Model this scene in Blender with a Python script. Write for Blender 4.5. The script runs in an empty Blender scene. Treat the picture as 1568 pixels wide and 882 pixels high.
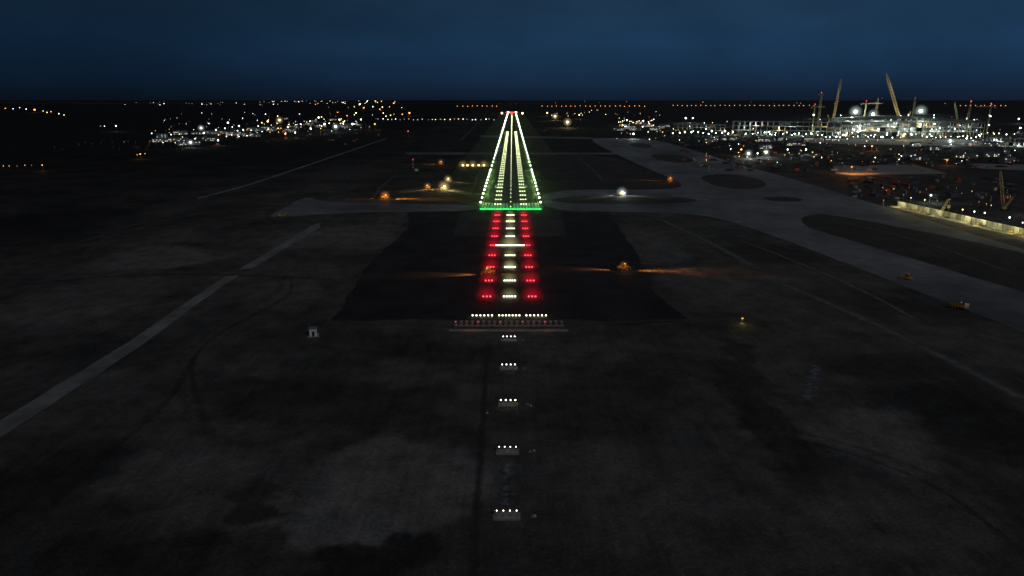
import bpy, math, random, bmesh
from mathutils import Vector, Matrix, noise
random.seed(7)
R = random.random
scene = bpy.context.scene
scene.view_settings.view_transform = 'Standard'
scene.view_settings.look = 'None'
scene.view_settings.exposure = 0

# ------------------------------------------------------------------ survey
H = 91.5                      # drone height above the ground
TH = math.atan(288.8/1045)    # camera pitch
def site(u, v, h=0.0):
    """photo measurement -> ground-plan coordinates (x, y) at height h"""
    a = math.atan((max(v, 154.4)-441)/1045)+TH
    d = (H-h)/math.tan(a)
    z = d*math.cos(TH)+(H-h)*math.sin(TH)
    return ((u-784)/1045*z, d)
RX = -1.2                     # runway centreline x
Y0 = 585.0                    # threshold y

# ------------------------------------------------------------------ materials
def newmat(name):
    m = bpy.data.materials.new(name); m.use_nodes = True
    nt = m.node_tree; nt.nodes.clear()
    out = nt.nodes.new('ShaderNodeOutputMaterial')
    return m, nt, out
def N(nt, t, **kw):
    n = nt.nodes.new(t)
    for k, v in kw.items(): setattr(n, k, v)
    return n
def surf(name, c1, c2=None, scale=0.2, rough=0.85, metal=0.0, bump=0.0, detail=5, scale2=None, lo=0.35, hi=0.65, joints=None, soft=False, spec=0.3):
    m, nt, out = newmat(name)
    L = nt.links.new
    c2 = c2 or tuple(x*0.7 for x in c1)
    tc = N(nt, 'ShaderNodeNewGeometry')
    p = N(nt, 'ShaderNodeBsdfPrincipled')
    p.inputs['Roughness'].default_value = rough
    p.inputs['Metallic'].default_value = metal
    p.inputs['Specular IOR Level'].default_value = spec
    n = N(nt, 'ShaderNodeTexNoise'); n.inputs['Scale'].default_value = scale; n.inputs['Detail'].default_value = detail
    n.inputs['Roughness'].default_value = 0.65
    L(tc.outputs['Position'], n.inputs['Vector'])
    mr = N(nt, 'ShaderNodeMapRange'); mr.inputs['From Min'].default_value = lo; mr.inputs['From Max'].default_value = hi
    L(n.outputs['Fac'], mr.inputs['Value'])
    mx = N(nt, 'ShaderNodeMix', data_type='RGBA')
    mx.inputs['A'].default_value = (*c2, 1); mx.inputs['B'].default_value = (*c1, 1)
    L(mr.outputs['Result'], mx.inputs['Factor'])
    col = mx.outputs['Result']
    if scale2:
        n2 = N(nt, 'ShaderNodeTexNoise'); n2.inputs['Scale'].default_value = scale2; n2.inputs['Detail'].default_value = 5
        L(tc.outputs['Position'], n2.inputs['Vector'])
        mr2 = N(nt, 'ShaderNodeMapRange'); mr2.inputs['From Min'].default_value = .3; mr2.inputs['From Max'].default_value = .7
        mr2.inputs['To Min'].default_value = .55; mr2.inputs['To Max'].default_value = 1.35
        L(n2.outputs['Fac'], mr2.inputs['Value'])
        mm = N(nt, 'ShaderNodeVectorMath', operation='SCALE')
        L(col, mm.inputs[0]); L(mr2.outputs['Result'], mm.inputs['Scale']); col = mm.outputs['Vector']
    if joints:
        b = N(nt, 'ShaderNodeTexBrick'); b.offset = 0
        b.inputs['Scale'].default_value = 1.0; b.inputs['Brick Width'].default_value = joints; b.inputs['Row Height'].default_value = joints
        b.inputs['Mortar Size'].default_value = 0.12
        b.inputs['Color1'].default_value = (1, 1, 1, 1); b.inputs['Color2'].default_value = (.8, .8, .8, 1); b.inputs['Mortar'].default_value = (.5, .5, .5, 1)
        L(tc.outputs['Position'], b.inputs['Vector'])
        mj = N(nt, 'ShaderNodeVectorMath', operation='MULTIPLY')
        L(col, mj.inputs[0]); L(b.outputs['Color'], mj.inputs[1]); col = mj.outputs['Vector']
    L(col, p.inputs['Base Color'])
    if bump:
        bp = N(nt, 'ShaderNodeBump'); bp.inputs['Strength'].default_value = bump; bp.inputs['Distance'].default_value = 0.3
        L(n.outputs['Fac'], bp.inputs['Height']); L(bp.outputs['Normal'], p.inputs['Normal'])
    sh = p.outputs['BSDF']
    if soft:     # ragged, feathered borders driven by the ribbon's own UVs
        uv = N(nt, 'ShaderNodeUVMap'); sx = N(nt, 'ShaderNodeSeparateXYZ'); L(uv.outputs['UV'], sx.inputs[0])
        def tent(o):
            a = N(nt, 'ShaderNodeMath', operation='SUBTRACT'); a.inputs[0].default_value = 1; L(o, a.inputs[1])
            b = N(nt, 'ShaderNodeMath', operation='MINIMUM'); L(o, b.inputs[0]); L(a.outputs[0], b.inputs[1]); return b.outputs[0]
        k = N(nt, 'ShaderNodeMath', operation='MULTIPLY'); k.inputs[1].default_value = 2.0; L(tent(sx.outputs['X']), k.inputs[0])
        k2 = N(nt, 'ShaderNodeMath', operation='MULTIPLY'); k2.inputs[1].default_value = 8.0; L(tent(sx.outputs['Y']), k2.inputs[0])
        k3 = N(nt, 'ShaderNodeMath', operation='MINIMUM'); L(k.outputs[0], k3.inputs[0]); L(k2.outputs[0], k3.inputs[1])
        n3 = N(nt, 'ShaderNodeTexNoise'); n3.inputs['Scale'].default_value = .25; n3.inputs['Detail'].default_value = 5
        L(tc.outputs['Position'], n3.inputs['Vector'])
        ad = N(nt, 'ShaderNodeMath', operation='ADD'); L(k3.outputs[0], ad.inputs[0]); L(n3.outputs['Fac'], ad.inputs[1])
        m4 = N(nt, 'ShaderNodeMapRange'); m4.inputs['From Min'].default_value = .6; m4.inputs['From Max'].default_value = 1.35; m4.inputs['To Max'].default_value = soft
        L(ad.outputs[0], m4.inputs['Value'])
        tr = N(nt, 'ShaderNodeBsdfTransparent'); ms = N(nt, 'ShaderNodeMixShader')
        L(m4.outputs['Result'], ms.inputs[0]); L(tr.outputs[0], ms.inputs[1]); L(sh, ms.inputs[2]); sh = ms.outputs[0]
    L(sh, out.inputs['Surface'])
    return m
def emis(name, col, s):
    m, nt, out = newmat(name)
    e = N(nt, 'ShaderNodeEmission'); e.inputs[0].default_value = (*col, 1); e.inputs[1].default_value = s
    nt.links.new(e.outputs[0], out.inputs['Surface'])
    try: m.cycles.emission_sampling = 'NONE'
    except Exception: pass
    return m

CW = (0.86, 1.0, 0.92); CY = (1.0, 0.78, 0.34); CO = (1.0, 0.36, 0.07); CR = (1.0, 0.02, 0.03); CG = (0.02, 1.0, 0.12); CS = (0.82, 1.0, 0.92)
LM = {'W': emis('lamp_white', CW, 9), 'Y': emis('lamp_yellow', CY, 6), 'O': emis('lamp_orange', CO, 5), 'R': emis('lamp_red', (1, .06, .07), 5),
      'G': emis('lamp_green', (0.02, 1, .15), 4), 'L': emis('lamp_runway', (0.95, 1.0, 0.55), 6), 'E': emis('lamp_runway_edge', (0.85, 1.0, 0.68), 12), 'S': emis('lamp_flood', CS, 14),
      'w': emis('lamp_white_dim', (1, .95, .8), 1.6), 'o': emis('lamp_orange_dim', CO, 1.2), 'A': emis('lamp_approach', (1, .97, .66), 7)}
COL = {'W': CW, 'Y': CY, 'O': CO, 'R': CR, 'G': CG, 'S': CS, 'w': CW, 'o': CO, 'A': (1, .95, .6)}

M_conc = surf('concrete_pavement', (.225, .235, .25), (.15, .158, .17), scale=.05, scale2=.012, rough=.75, joints=7.5)
M_conc2 = surf('concrete_slab', (.30, .30, .29), (.2, .2, .2), scale=.3, rough=.8)
M_asph = surf('runway_asphalt', (.085, .09, .085), (.055, .058, .055), scale=.3, rough=.7)
M_shldr = surf('shoulder_asphalt', (.072, .07, .068), (.052, .05, .05), scale=.2, scale2=.03)
M_dark = surf('graded_soil', (.040, .037, .037), (.019, .017, .018), scale=.05, scale2=.8, bump=.3)
M_grass = surf('infield_soil', (.076, .064, .058), (.036, .031, .03), scale=.03, scale2=.3)
M_strip = surf('runway_strip_grass', (.08, .085, .05), (.045, .05, .03), scale=.08, scale2=.5)
M_drain = surf('drain_concrete', (.25, .26, .262), (.14, .146, .15), scale=.12, scale2=.02)
M_drain2 = surf('old_drain', (.20, .197, .195), (.11, .108, .106), scale=.2, soft=.85)
M_track = surf('track_dirt', (.155, .143, .133), (.085, .077, .072), scale=.15, scale2=.6, soft=.55)
M_trackd = surf('track_dark', (.038, .034, .032), (.028, .025, .023), scale=.15, soft=.3)
M_red = surf('laterite', (.09, .055, .05), (.05, .033, .031), scale=.3, soft=.55)
M_wet_glint = surf('wet_ground_glint', (.34, .345, .35), (.06, .06, .06), scale=.45, rough=.4, lo=.42, hi=.7, soft=.8)  # pale colour paints the glint on wet ground
M_paint = surf('white_paint', (.75, .75, .73), (.5, .5, .48), scale=.6)
M_steel = surf('galvanised_steel', (.35, .36, .37), (.22, .22, .23), scale=2, metal=.4, rough=.5)
M_yel = surf('machine_yellow', (.62, .36, .04), (.4, .22, .03), scale=3, rough=.5)
M_blk = surf('rubber_black', (.03, .03, .03), scale=4, rough=.8)
M_glass = surf('cab_glass', (.05, .07, .08), scale=1, rough=.1)
M_wall = surf('prefab_wall', (.42, .43, .43), (.3, .31, .32), scale=.4)
M_roofb = surf('prefab_roof', (.10, .15, .22), (.07, .09, .13), scale=.4)
M_bconc = surf('building_concrete', (.40, .40, .38), (.26, .26, .25), scale=.15)
M_craneR = surf('crane_paint', (.75, .62, .35), (.6, .48, .25), scale=.5, rough=.5)
M_white = surf('shelter_white', (.75, .75, .78), (.5, .5, .55), scale=1)
M_orange = surf('antenna_orange', (.6, .12, .05), (.45, .1, .04), scale=2)
M_hill = surf('tree_line', (.03, .035, .03), scale=.02)

# ------------------------------------------------------------------ mesh builder
class MB:
    def __init__(s): s.v = []; s.f = []; s.mi = []; s.mats = []
    def m(s, mat):
        if mat not in s.mats: s.mats.append(mat)
        return s.mats.index(mat)
    def add(s, vs, fs, mat):
        o = len(s.v); k = s.m(mat); s.v += [tuple(x) for x in vs]
        for f in fs: s.f.append([i+o for i in f]); s.mi.append(k)
    def box(s, c, d, mat, rz=0.0, taper=1.0):
        cx, cy, cz = c; x, y, z = d[0]/2, d[1]/2, d[2]/2; ca, sa = math.cos(rz), math.sin(rz)
        vs = []
        for k, t in ((-z, 1), (z, taper)):
            for a, b in ((-x, -y), (x, -y), (x, y), (-x, y)):
                a *= t; b *= t
                vs.append((cx+a*ca-b*sa, cy+a*sa+b*ca, cz+k))
        s.add(vs, [(0, 3, 2, 1), (4, 5, 6, 7), (0, 1, 5, 4), (1, 2, 6, 5), (2, 3, 7, 6), (3, 0, 4, 7)], mat)
    def beam(s, p, q, w, mat, w2=None, n=4):
        p = Vector(p); q = Vector(q); d = (q-p)
        if d.length < 1e-6: return
        d.normalize(); a = d.orthogonal().normalized(); b = d.cross(a); w2 = w if w2 is None else w2
        vs = []
        for c, r in ((p, w/2), (q, w2/2)):
            for i in range(n):
                t = 2*math.pi*(i+.5)/n; vs.append(c+a*math.cos(t)*r*1.2+b*math.sin(t)*r*1.2)
        fs = [(i, (i+1) % n, n+(i+1) % n, n+i) for i in range(n)]+[tuple(range(n))[::-1], tuple(range(n, 2*n))]
        s.add(vs, fs, mat)
    def ball(s, c, r, mat, sz=1.0, nu=8, nv=5):
        vs = [(c[0], c[1], c[2]-r*sz)]
        for j in range(1, nv):
            t = -math.pi/2+math.pi*j/nv
            for i in range(nu):
                a = 2*math.pi*i/nu; vs.append((c[0]+r*math.cos(t)*math.cos(a), c[1]+r*math.cos(t)*math.sin(a), c[2]+r*sz*math.sin(t)))
        vs.append((c[0], c[1], c[2]+r*sz)); fs = []
        for i in range(nu):
            k = (i+1) % nu; fs.append((0, 1+k, 1+i)); fs.append((len(vs)-1, 1+(nv-2)*nu+i, 1+(nv-2)*nu+k))
            for j in range(nv-2): fs.append((1+j*nu+i, 1+j*nu+k, 1+(j+1)*nu+k, 1+(j+1)*nu+i))
        s.add(vs, fs, mat)
    def lattice(s, p, q, w, mat, seg, t):
        p = Vector(p); q = Vector(q); d = (q-p).normalized(); a = d.orthogonal().normalized(); b = d.cross(a)
        off = [(a+b), (b-a), (-a-b), (a-b)]; n = max(3, int((q-p).length/seg))
        def pt(k, i):
            f = i/n; ww = w*(.35+.65*min(1, min(f, 1-f)*6)); return p+(q-p)*f+off[k % 4]*ww/2
        for k in range(4):
            for i in range(n):
                s.beam(pt(k, i), pt(k, i+1), t, mat)
                s.beam(pt(k, i), pt(k+1, i+1), t*.6, mat)
    def build(s, name, loc=(0, 0, 0), rz=0.0, smooth=False):
        me = bpy.data.meshes.new(name)
        if rz:
            c, q = math.cos(rz), math.sin(rz); s.v = [(x*c-y*q, x*q+y*c, z) for x, y, z in s.v]
        me.from_pydata(s.v, [], s.f); me.update()
        for m in s.mats: me.materials.append(m)
        me.polygons.foreach_set('material_index', s.mi)
        o = bpy.data.objects.new(name, me); o.location = loc; scene.collection.objects.link(o); return o
def empty(name, loc):
    o = bpy.data.objects.new(name, None); o.location = loc; scene.collection.objects.link(o); return o

def lamp(p, col, power, parent, r=.4, name='lamp_light'):
    l = bpy.data.lights.new(name, 'POINT'); l.energy = power; l.color = col; l.shadow_soft_size = r
    o = bpy.data.objects.new(name, l); scene.collection.objects.link(o); o.parent = parent
    o.location = Vector(p)-parent.location; return o
def spot(p, target, col, power, parent, ang=70, r=.3):
    l = bpy.data.lights.new('work_light_beam', 'SPOT'); l.energy = power; l.color = col; l.spot_size = math.radians(ang); l.spot_blend = .9; l.shadow_soft_size = r
    o = bpy.data.objects.new('work_light_beam', l); scene.collection.objects.link(o); o.parent = parent
    o.location = Vector(p)-parent.location
    o.rotation_euler = (Vector(target)-Vector(p)).to_track_quat('-Z', 'Y').to_euler(); return o

# lamp bloom imitated by added glowing volumes that thin out away from the lamp
sb = MB(); sb.ball((0, 0, 0), 1, M_blk, nu=12, nv=8)
_me = bpy.data.meshes.new('glow_ball'); _me.from_pydata(sb.v, [], sb.f); _me.update()
_hm = {}
def hmesh(col, s):
    s = float('%.2g' % s); k = (col, s)
    if k not in _hm:
        m, nt, out = newmat('bloom_glow'); e = N(nt, 'ShaderNodeEmission'); e.inputs[0].default_value = (*col, 1)
        tc = N(nt, 'ShaderNodeTexCoord'); g = N(nt, 'ShaderNodeTexGradient', gradient_type='QUADRATIC_SPHERE'); nt.links.new(tc.outputs['Object'], g.inputs[0])
        mu = N(nt, 'ShaderNodeMath', operation='MULTIPLY'); mu.inputs[1].default_value = s; nt.links.new(g.outputs['Fac'], mu.inputs[0]); nt.links.new(mu.outputs[0], e.inputs[1])
        nt.links.new(e.outputs[0], out.inputs['Volume'])
        me = _me.copy(); me.materials.append(m); _hm[k] = me
    return _hm[k]
def halo(p, Rr, col, peak, parent):
    o = bpy.data.objects.new('bloom_glow', hmesh(col, peak/(Rr*.667))); scene.collection.objects.link(o)
    o.parent = parent; o.location = Vector(p)-parent.location; o.scale = (Rr, Rr, Rr)

# ------------------------------------------------------------------ flat sheets
def chaikin(p, n=2):
    for _ in range(n):
        q = []
        for i in range(len(p)):
            a = p[i]; b = p[(i+1) % len(p)]
            q += [(a[0]*.75+b[0]*.25, a[1]*.75+b[1]*.25), (a[0]*.25+b[0]*.75, a[1]*.25+b[1]*.75)]
        p = q
    return p
def sheet(name, uv, z, mat, smooth=0, jit=0):
    pts = [site(*p) for p in uv]
    if smooth: pts = chaikin(pts, smooth)
    if jit:
        out = []
        for i in range(len(pts)):
            a = Vector(pts[i]); b = Vector(pts[(i+1) % len(pts)]); n = max(1, int((b-a).length/4))
            for k in range(n):
                c = a.lerp(b, k/n); nv = noise.noise_vector(Vector((c.x*.05, c.y*.05, 1)))+.4*noise.noise_vector(Vector((c.x*.3, c.y*.3, 4)))
                out.append((c.x+nv.x*jit, c.y+nv.y*jit))
        pts = out
    bm = bmesh.new(); f = bm.faces.new([bm.verts.new((x, y, z)) for x, y in pts]); bm.normal_update()
    if f.normal.z < 0: f.normal_flip()
    bmesh.ops.triangulate(bm, faces=bm.faces[:])
    me = bpy.data.meshes.new(name); bm.to_mesh(me); bm.free(); me.materials.append(mat)
    o = bpy.data.objects.new(name, me); scene.collection.objects.link(o); return o
def ribbon(name, uv, w, z, mat, jit=0.0, sub=10):
    P = [Vector(site(*p)) for p in uv]; pts = []
    for i in range(len(P)-1):
        p0 = P[max(0, i-1)]; p1 = P[i]; p2 = P[i+1]; p3 = P[min(len(P)-1, i+2)]
        for k in range(sub):
            t = k/sub
            pts.append(.5*((2*p1)+(p2-p0)*t+(2*p0-5*p1+4*p2-p3)*t*t+(3*p1-p0-3*p2+p3)*t**3))
    pts.append(P[-1]); vs = []; fs = []
    for i, p in enumerate(pts):
        d = (pts[min(i+1, len(pts)-1)]-pts[max(i-1, 0)]).normalized(); n = Vector((-d.y, d.x))
        ww = w/2*(1+jit*noise.noise(Vector((i*.5, w, 3)))*2)
        for k in (-1, 1):
            q = p+n*ww*k; vs.append((q.x, q.y, z))
    for i in range(len(pts)-1): fs.append((2*i, 2*i+2, 2*i+3, 2*i+1))
    me = bpy.data.meshes.new(name); me.from_pydata(vs, [], fs); me.update()
    u = me.uv_layers.new(name='UVMap')
    for l in me.loops: u.data[l.index].uv = ((l.vertex_index % 2), (l.vertex_index//2)/(len(pts)-1))
    me.materials.append(mat)
    if me.polygons[0].normal.z < 0: me.flip_normals()
    o = bpy.data.objects.new(name, me); scene.collection.objects.link(o); return o

# ------------------------------------------------------------------ ground
def ground_mat():
    m, nt, out = newmat('bare_soil'); L = nt.links.new
    g = N(nt, 'ShaderNodeNewGeometry')
    def noi(sc, det, src=None, ro=.6):
        n = N(nt, 'ShaderNodeTexNoise'); n.inputs['Scale'].default_value = sc; n.inputs['Detail'].default_value = det; n.inputs['Roughness'].default_value = ro
        L(src or g.outputs['Position'], n.inputs['Vector']); return n
    wn = noi(.035, 4)
    sub = N(nt, 'ShaderNodeVectorMath', operation='SUBTRACT'); sub.inputs[1].default_value = (.5, .5, .5); L(wn.outputs['Color'], sub.inputs[0])
    scl = N(nt, 'ShaderNodeVectorMath', operation='SCALE'); scl.inputs['Scale'].default_value = 44; L(sub.outputs[0], scl.inputs[0])
    wp = N(nt, 'ShaderNodeVectorMath', operation='ADD'); L(g.outputs['Position'], wp.inputs[0]); L(scl.outputs[0], wp.inputs[1])
    base = noi(.018, 6)
    mr = N(nt, 'ShaderNodeMapRange'); mr.inputs['From Min'].default_value = .38; mr.inputs['From Max'].default_value = .64; mr.inputs['To Min'].default_value = .05; mr.inputs['To Max'].default_value = .11
    L(base.outputs['Fac'], mr.inputs['Value']); val = mr.outputs['Result']
    # soil patches: (u, v, du, dv, albedo, weight, edge)
    B = [(600, 745, 170, 75, .165, .9, .38), (500, 790, 100, 45, .17, .8, .35), (230, 735, 150, 50, .14, .7, .5), (570, 855, 110, 40, .03, .9, .4), (385, 775, 60, 25, .04, .8, .5),
         (200, 855, 220, 60, .035, .85, .5), (30, 760, 130, 90, .03, .8, .6), (420, 610, 130, 45, .035, .8, .5), (600, 620, 110, 40, .045, .7, .5), (120, 620, 90, 50, .10, .6, .5),
         (890, 650, 100, 50, .05, .6, .5), (1000, 760, 150, 90, .125, .6, .5), (1345, 680, 95, 50, .155, .8, .35), (1190, 660, 45, 110, .03, .8, .5), (1500, 650, 120, 60, .035, .85, .4),
         (1140, 560, 25, 70, .035, .7, .6), (1000, 555, 120, 26, .045, .6, .5), (1400, 800, 160, 60, .115, .6, .5), (240, 395, 100, 20, .16, .8, .4), (480, 365, 90, 18, .15, .8, .5),
         (100, 470, 120, 45, .15, .6, .5), (150, 540, 110, 30, .045, .7, .5), (560, 360, 60, 22, .14, .7, .4), (430, 455, 70, 30, .13, .7, .5), (1180, 390, 90, 20, .035, .8, .5),
         (1000, 380, 50, 30, .14, .7, .5), (1090, 440, 80, 30, .13, .7, .5), (1350, 560, 100, 25, .04, .7, .5), (30, 350, 160, 40, .03, .8, .7), (530, 265, 60, 12, .12, .7, .5),
         (1480, 470, 120, 30, .04, .7, .5), (640, 540, 90, 18, .035, .7, .5), (880, 540, 90, 14, .13, .5, .5)]
    for (u, v, du, dv, t, w, e) in B:
        x, y = site(u, v); x2, _ = site(u+du, v); _, ya = site(u, v-dv); _, yb = site(u, v+dv); yc = (ya+yb)/2
        mp = N(nt, 'ShaderNodeMapping', vector_type='TEXTURE'); mp.inputs['Location'].default_value = (x, yc, 0)
        mp.inputs['Scale'].default_value = (abs(x2-x)*1.15, abs(ya-yb)/2*1.15, 200)
        L(wp.outputs[0], mp.inputs['Vector'])
        gr = N(nt, 'ShaderNodeTexGradient', gradient_type='SPHERICAL'); L(mp.outputs[0], gr.inputs[0])
        m2 = N(nt, 'ShaderNodeMapRange'); m2.inputs['From Max'].default_value = e; m2.inputs['To Max'].default_value = w; m2.interpolation_type = 'SMOOTHSTEP'
        L(gr.outputs['Fac'], m2.inputs['Value'])
        mx = N(nt, 'ShaderNodeMix', data_type='FLOAT'); L(m2.outputs['Result'], mx.inputs['Factor']); L(val, mx.inputs['A']); mx.inputs['B'].default_value = t
        val = mx.outputs['Result']
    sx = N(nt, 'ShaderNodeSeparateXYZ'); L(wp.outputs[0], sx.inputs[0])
    far = N(nt, 'ShaderNodeMapRange'); far.inputs['From Min'].default_value = 420; far.inputs['From Max'].default_value = 1200; far.inputs['To Min'].default_value = 1; far.inputs['To Max'].default_value = .42; far.interpolation_type = 'SMOOTHSTEP'  # light falloff with distance painted into the soil albedo
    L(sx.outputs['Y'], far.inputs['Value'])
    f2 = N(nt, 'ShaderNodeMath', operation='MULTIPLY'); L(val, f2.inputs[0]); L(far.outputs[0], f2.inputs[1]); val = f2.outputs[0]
    lf = N(nt, 'ShaderNodeMapRange'); lf.inputs['From Min'].default_value = -420; lf.inputs['From Max'].default_value = -170; lf.inputs['To Min'].default_value = .5; lf.inputs['To Max'].default_value = 1; lf.interpolation_type = 'SMOOTHSTEP'  # weaker light on the left, also painted into the albedo
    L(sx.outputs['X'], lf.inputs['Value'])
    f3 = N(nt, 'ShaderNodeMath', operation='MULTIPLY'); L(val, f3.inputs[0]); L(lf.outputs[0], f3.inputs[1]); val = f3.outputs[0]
    for sc, a, b in ((.09, .55, 1.45), (1.1, .6, 1.4)):
        n = noi(sc, 5, ro=.75); k = N(nt, 'ShaderNodeMapRange'); k.inputs['From Min'].default_value = .3; k.inputs['From Max'].default_value = .7; k.inputs['To Min'].default_value = a; k.inputs['To Max'].default_value = b
        L(n.outputs['Fac'], k.inputs['Value']); f = N(nt, 'ShaderNodeMath', operation='MULTIPLY'); L(val, f.inputs[0]); L(k.outputs[0], f.inputs[1]); val = f.outputs[0]
    # dozer and scraper passes: faint stretched streaks
    mps = N(nt, 'ShaderNodeMapping'); mps.inputs['Rotation'].default_value = (0, 0, .35); mps.inputs['Scale'].default_value = (.5, .03, 1); L(g.outputs['Position'], mps.inputs[0])
    ns = noi(1.0, 3, src=mps.outputs[0]); ks = N(nt, 'ShaderNodeMapRange'); ks.inputs['From Min'].default_value = .35; ks.inputs['From Max'].default_value = .65; ks.inputs['To Min'].default_value = .9; ks.inputs['To Max'].default_value = 1.1
    L(ns.outputs['Fac'], ks.inputs['Value']); f = N(nt, 'ShaderNodeMath', operation='MULTIPLY'); L(val, f.inputs[0]); L(ks.outputs[0], f.inputs[1]); val = f.outputs[0]
    hue = N(nt, 'ShaderNodeMix', data_type='RGBA'); hue.inputs['A'].default_value = (.98, .96, .94, 1); hue.inputs['B'].default_value = (1.07, .96, .88, 1)
    hk = N(nt, 'ShaderNodeMapRange'); hk.inputs['From Min'].default_value = .4; hk.inputs['From Max'].default_value = .62; L(wn.outputs['Fac'], hk.inputs['Value']); L(hk.outputs[0], hue.inputs['Factor'])
    tint = N(nt, 'ShaderNodeVectorMath', operation='SCALE'); L(hue.outputs['Result'], tint.inputs[0]); L(val, tint.inputs['Scale'])
    p = N(nt, 'ShaderNodeBsdfPrincipled'); p.inputs['Roughness'].default_value = .9; p.inputs['Specular IOR Level'].default_value = .12
    L(tint.outputs[0], p.inputs['Base Color'])
    bn = noi(.5, 6, ro=.72); bp = N(nt, 'ShaderNodeBump'); bp.inputs['Strength'].default_value = .7; bp.inputs['Distance'].default_value = .7
    L(bn.outputs['Fac'], bp.inputs['Height']); L(bp.outputs[0], p.inputs['Normal'])
    L(p.outputs[0], out.inputs['Surface']); return m
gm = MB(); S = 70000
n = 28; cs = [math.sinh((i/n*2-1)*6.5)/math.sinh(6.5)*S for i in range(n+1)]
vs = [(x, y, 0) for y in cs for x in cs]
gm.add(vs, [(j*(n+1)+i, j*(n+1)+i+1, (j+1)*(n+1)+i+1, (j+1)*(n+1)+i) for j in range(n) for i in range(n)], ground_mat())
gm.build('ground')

# pavements
z1, z2, z3, z4 = .02, .04, .06, .08
sheet('graded_safety_area', [(622, 325), (932, 325), (975, 390), (1000, 440), (1048, 488), (1010, 496), (960, 498), (885, 488), (700, 490), (508, 492), (530, 455), (560, 410), (628, 345)], z1, M_dark, jit=3)
sheet('blast_pad', [(705, 325), (858, 325), (869, 362), (693, 362)], z2, M_shldr, jit=.4)
rw = MB()
rw.add([(RX-75, Y0+20, z1+.005), (RX+75, Y0+20, z1+.005), (RX+75, 5150, z1+.005), (RX-75, 5150, z1+.005)], [(0, 1, 2, 3)], M_strip); rw.build('runway_strip')
sheet('taxiway', [(408, 333), (428, 322), (463, 303), (480, 303), (487, 308), (560, 311.5), (733, 313), (733, 322.5), (640, 324), (520, 326), (440, 332)], z2, M_conc, 2)
sheet('taxiway', [(828, 290), (1035, 291), (1048, 281), (1000, 262), (945, 237), (900, 213), (925, 211), (1000, 213), (1060, 229), (1120, 249), (1200, 270), (1300, 300), (1440, 343), (1540, 374), (1640, 402), (1640, 545), (1568, 508), (1440, 460), (1300, 405), (1215, 372), (1180, 360), (1120, 339), (1060, 326.5), (960, 324.5), (828, 322.5)], z2, M_conc, 2)
sheet('taxiway', [(620, 233.5), (945, 234), (950, 236.5), (625, 236.5)], z2+.01, M_conc)
sheet('taxiway', [(735, 207), (905, 210.5), (915, 213), (735, 210)], z2+.01, M_conc)
J = 1.2
sheet('grass_island', [(838, 306), (880, 300.5), (960, 299), (1050, 302), (1074, 308), (1040, 311.5), (940, 312.5), (860, 311)], z3, M_grass, 2, J)
sheet('grass_island', [(990, 238), (1015, 235), (1045, 238), (1068, 246), (1050, 250), (1020, 248)], z3, M_grass, 2, J)
sheet('grass_island', [(1070, 270), (1100, 266), (1140, 268), (1180, 281), (1160, 290), (1120, 290), (1085, 282)], z3, M_grass, 2, J)
sheet('grass_island', [(960, 220), (980, 218), (1000, 223), (995, 227), (975, 226)], z3, M_grass, 2, J)
sheet('grass_island', [(1165, 303), (1195, 300), (1235, 305), (1220, 309), (1180, 308)], z3, M_grass, 2, J)
sheet('grass_island', [(1222, 336), (1245, 326), (1300, 333), (1400, 352), (1500, 372), (1640, 404), (1640, 470), (1568, 448), (1400, 397), (1290, 364), (1240, 350)], z3, M_grass, 2, J)
sheet('grass_infield', [(822, 238), (935, 238), (985, 258), (1040, 281), (1028, 289), (828, 289)], z1+.01, M_grass, 1)
ribbon('service_road', [(1275, 337), (1400, 367), (1568, 424)], 3.5, z4, M_drain2)
ribbon('service_road', [(885, 240), (910, 262), (925, 280)], 3.5, z2, M_drain2)
ribbon('service_road', [(735, 185), (715, 205), (705, 215)], 7, z2, M_drain2)
ribbon('service_road', [(610, 265), (585, 285), (570, 305)], 3, z2, M_drain2)
ribbon('service_road', [(742, 240), (730, 275), (716, 306)], 3, z2+.02, M_drain2)
# drainage channels
sheet('drainage_channel', [(-60, 680), (0, 643), (200, 521), (345, 423), (368, 421), (340, 438), (215, 530), (0, 670), (-60, 706)], z1, M_drain, jit=.5)
sheet('drainage_channel', [(367, 412), (478, 345), (491, 341), (490, 348), (386, 411)], z1, M_drain, jit=.5)
ribbon('drainage_channel', [(303, 304), (380, 283), (450, 260), (530, 233), (592, 212)], 4.5, z1, M_drain, .1)
ribbon('drainage_channel', [(1008, 334), (1080, 368), (1160, 411)], 9, z1, M_drain2, .1)
ribbon('drainage_channel', [(1172, 424), (1300, 478), (1430, 540), (1600, 628)], 8, z1, M_drain2, .05)
ribbon('drainage_channel', [(1128, 366), (1230, 405), (1330, 450), (1415, 496)], 4, z1, M_drain2, .1)
ribbon('service_road', [(510, 492), (620, 496), (700, 500), (860, 497), (1040, 490), (1160, 492)], 6, z2, M_track, .2)
ribbon('service_road', [(0, 440), (150, 425), (300, 420), (520, 428)], 8, z1, M_trackd, .3)
ribbon('dirt_track', [(120, 400), (190, 352), (330, 322)], 9, z1, M_track, .3)
ribbon('dirt_track', [(0, 410), (90, 380), (250, 335)], 6, z1, M_track, .3)
ribbon('dirt_track', [(430, 425), (420, 450), (330, 500), (285, 540), (280, 590), (310, 680)], 6, z1, M_track, .3)
ribbon('dirt_track', [(445, 425), (438, 455), (345, 505), (300, 545), (297, 590), (330, 690)], 3.5, z2, M_trackd, .3)
ribbon('dirt_track', [(60, 790), (160, 700), (260, 610), (300, 540)], 4, z1+.01, M_trackd, .5)
ribbon('dirt_track', [(1210, 670), (1320, 700), (1440, 750), (1560, 840)], 2.4, z1, M_trackd, .4)
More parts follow.
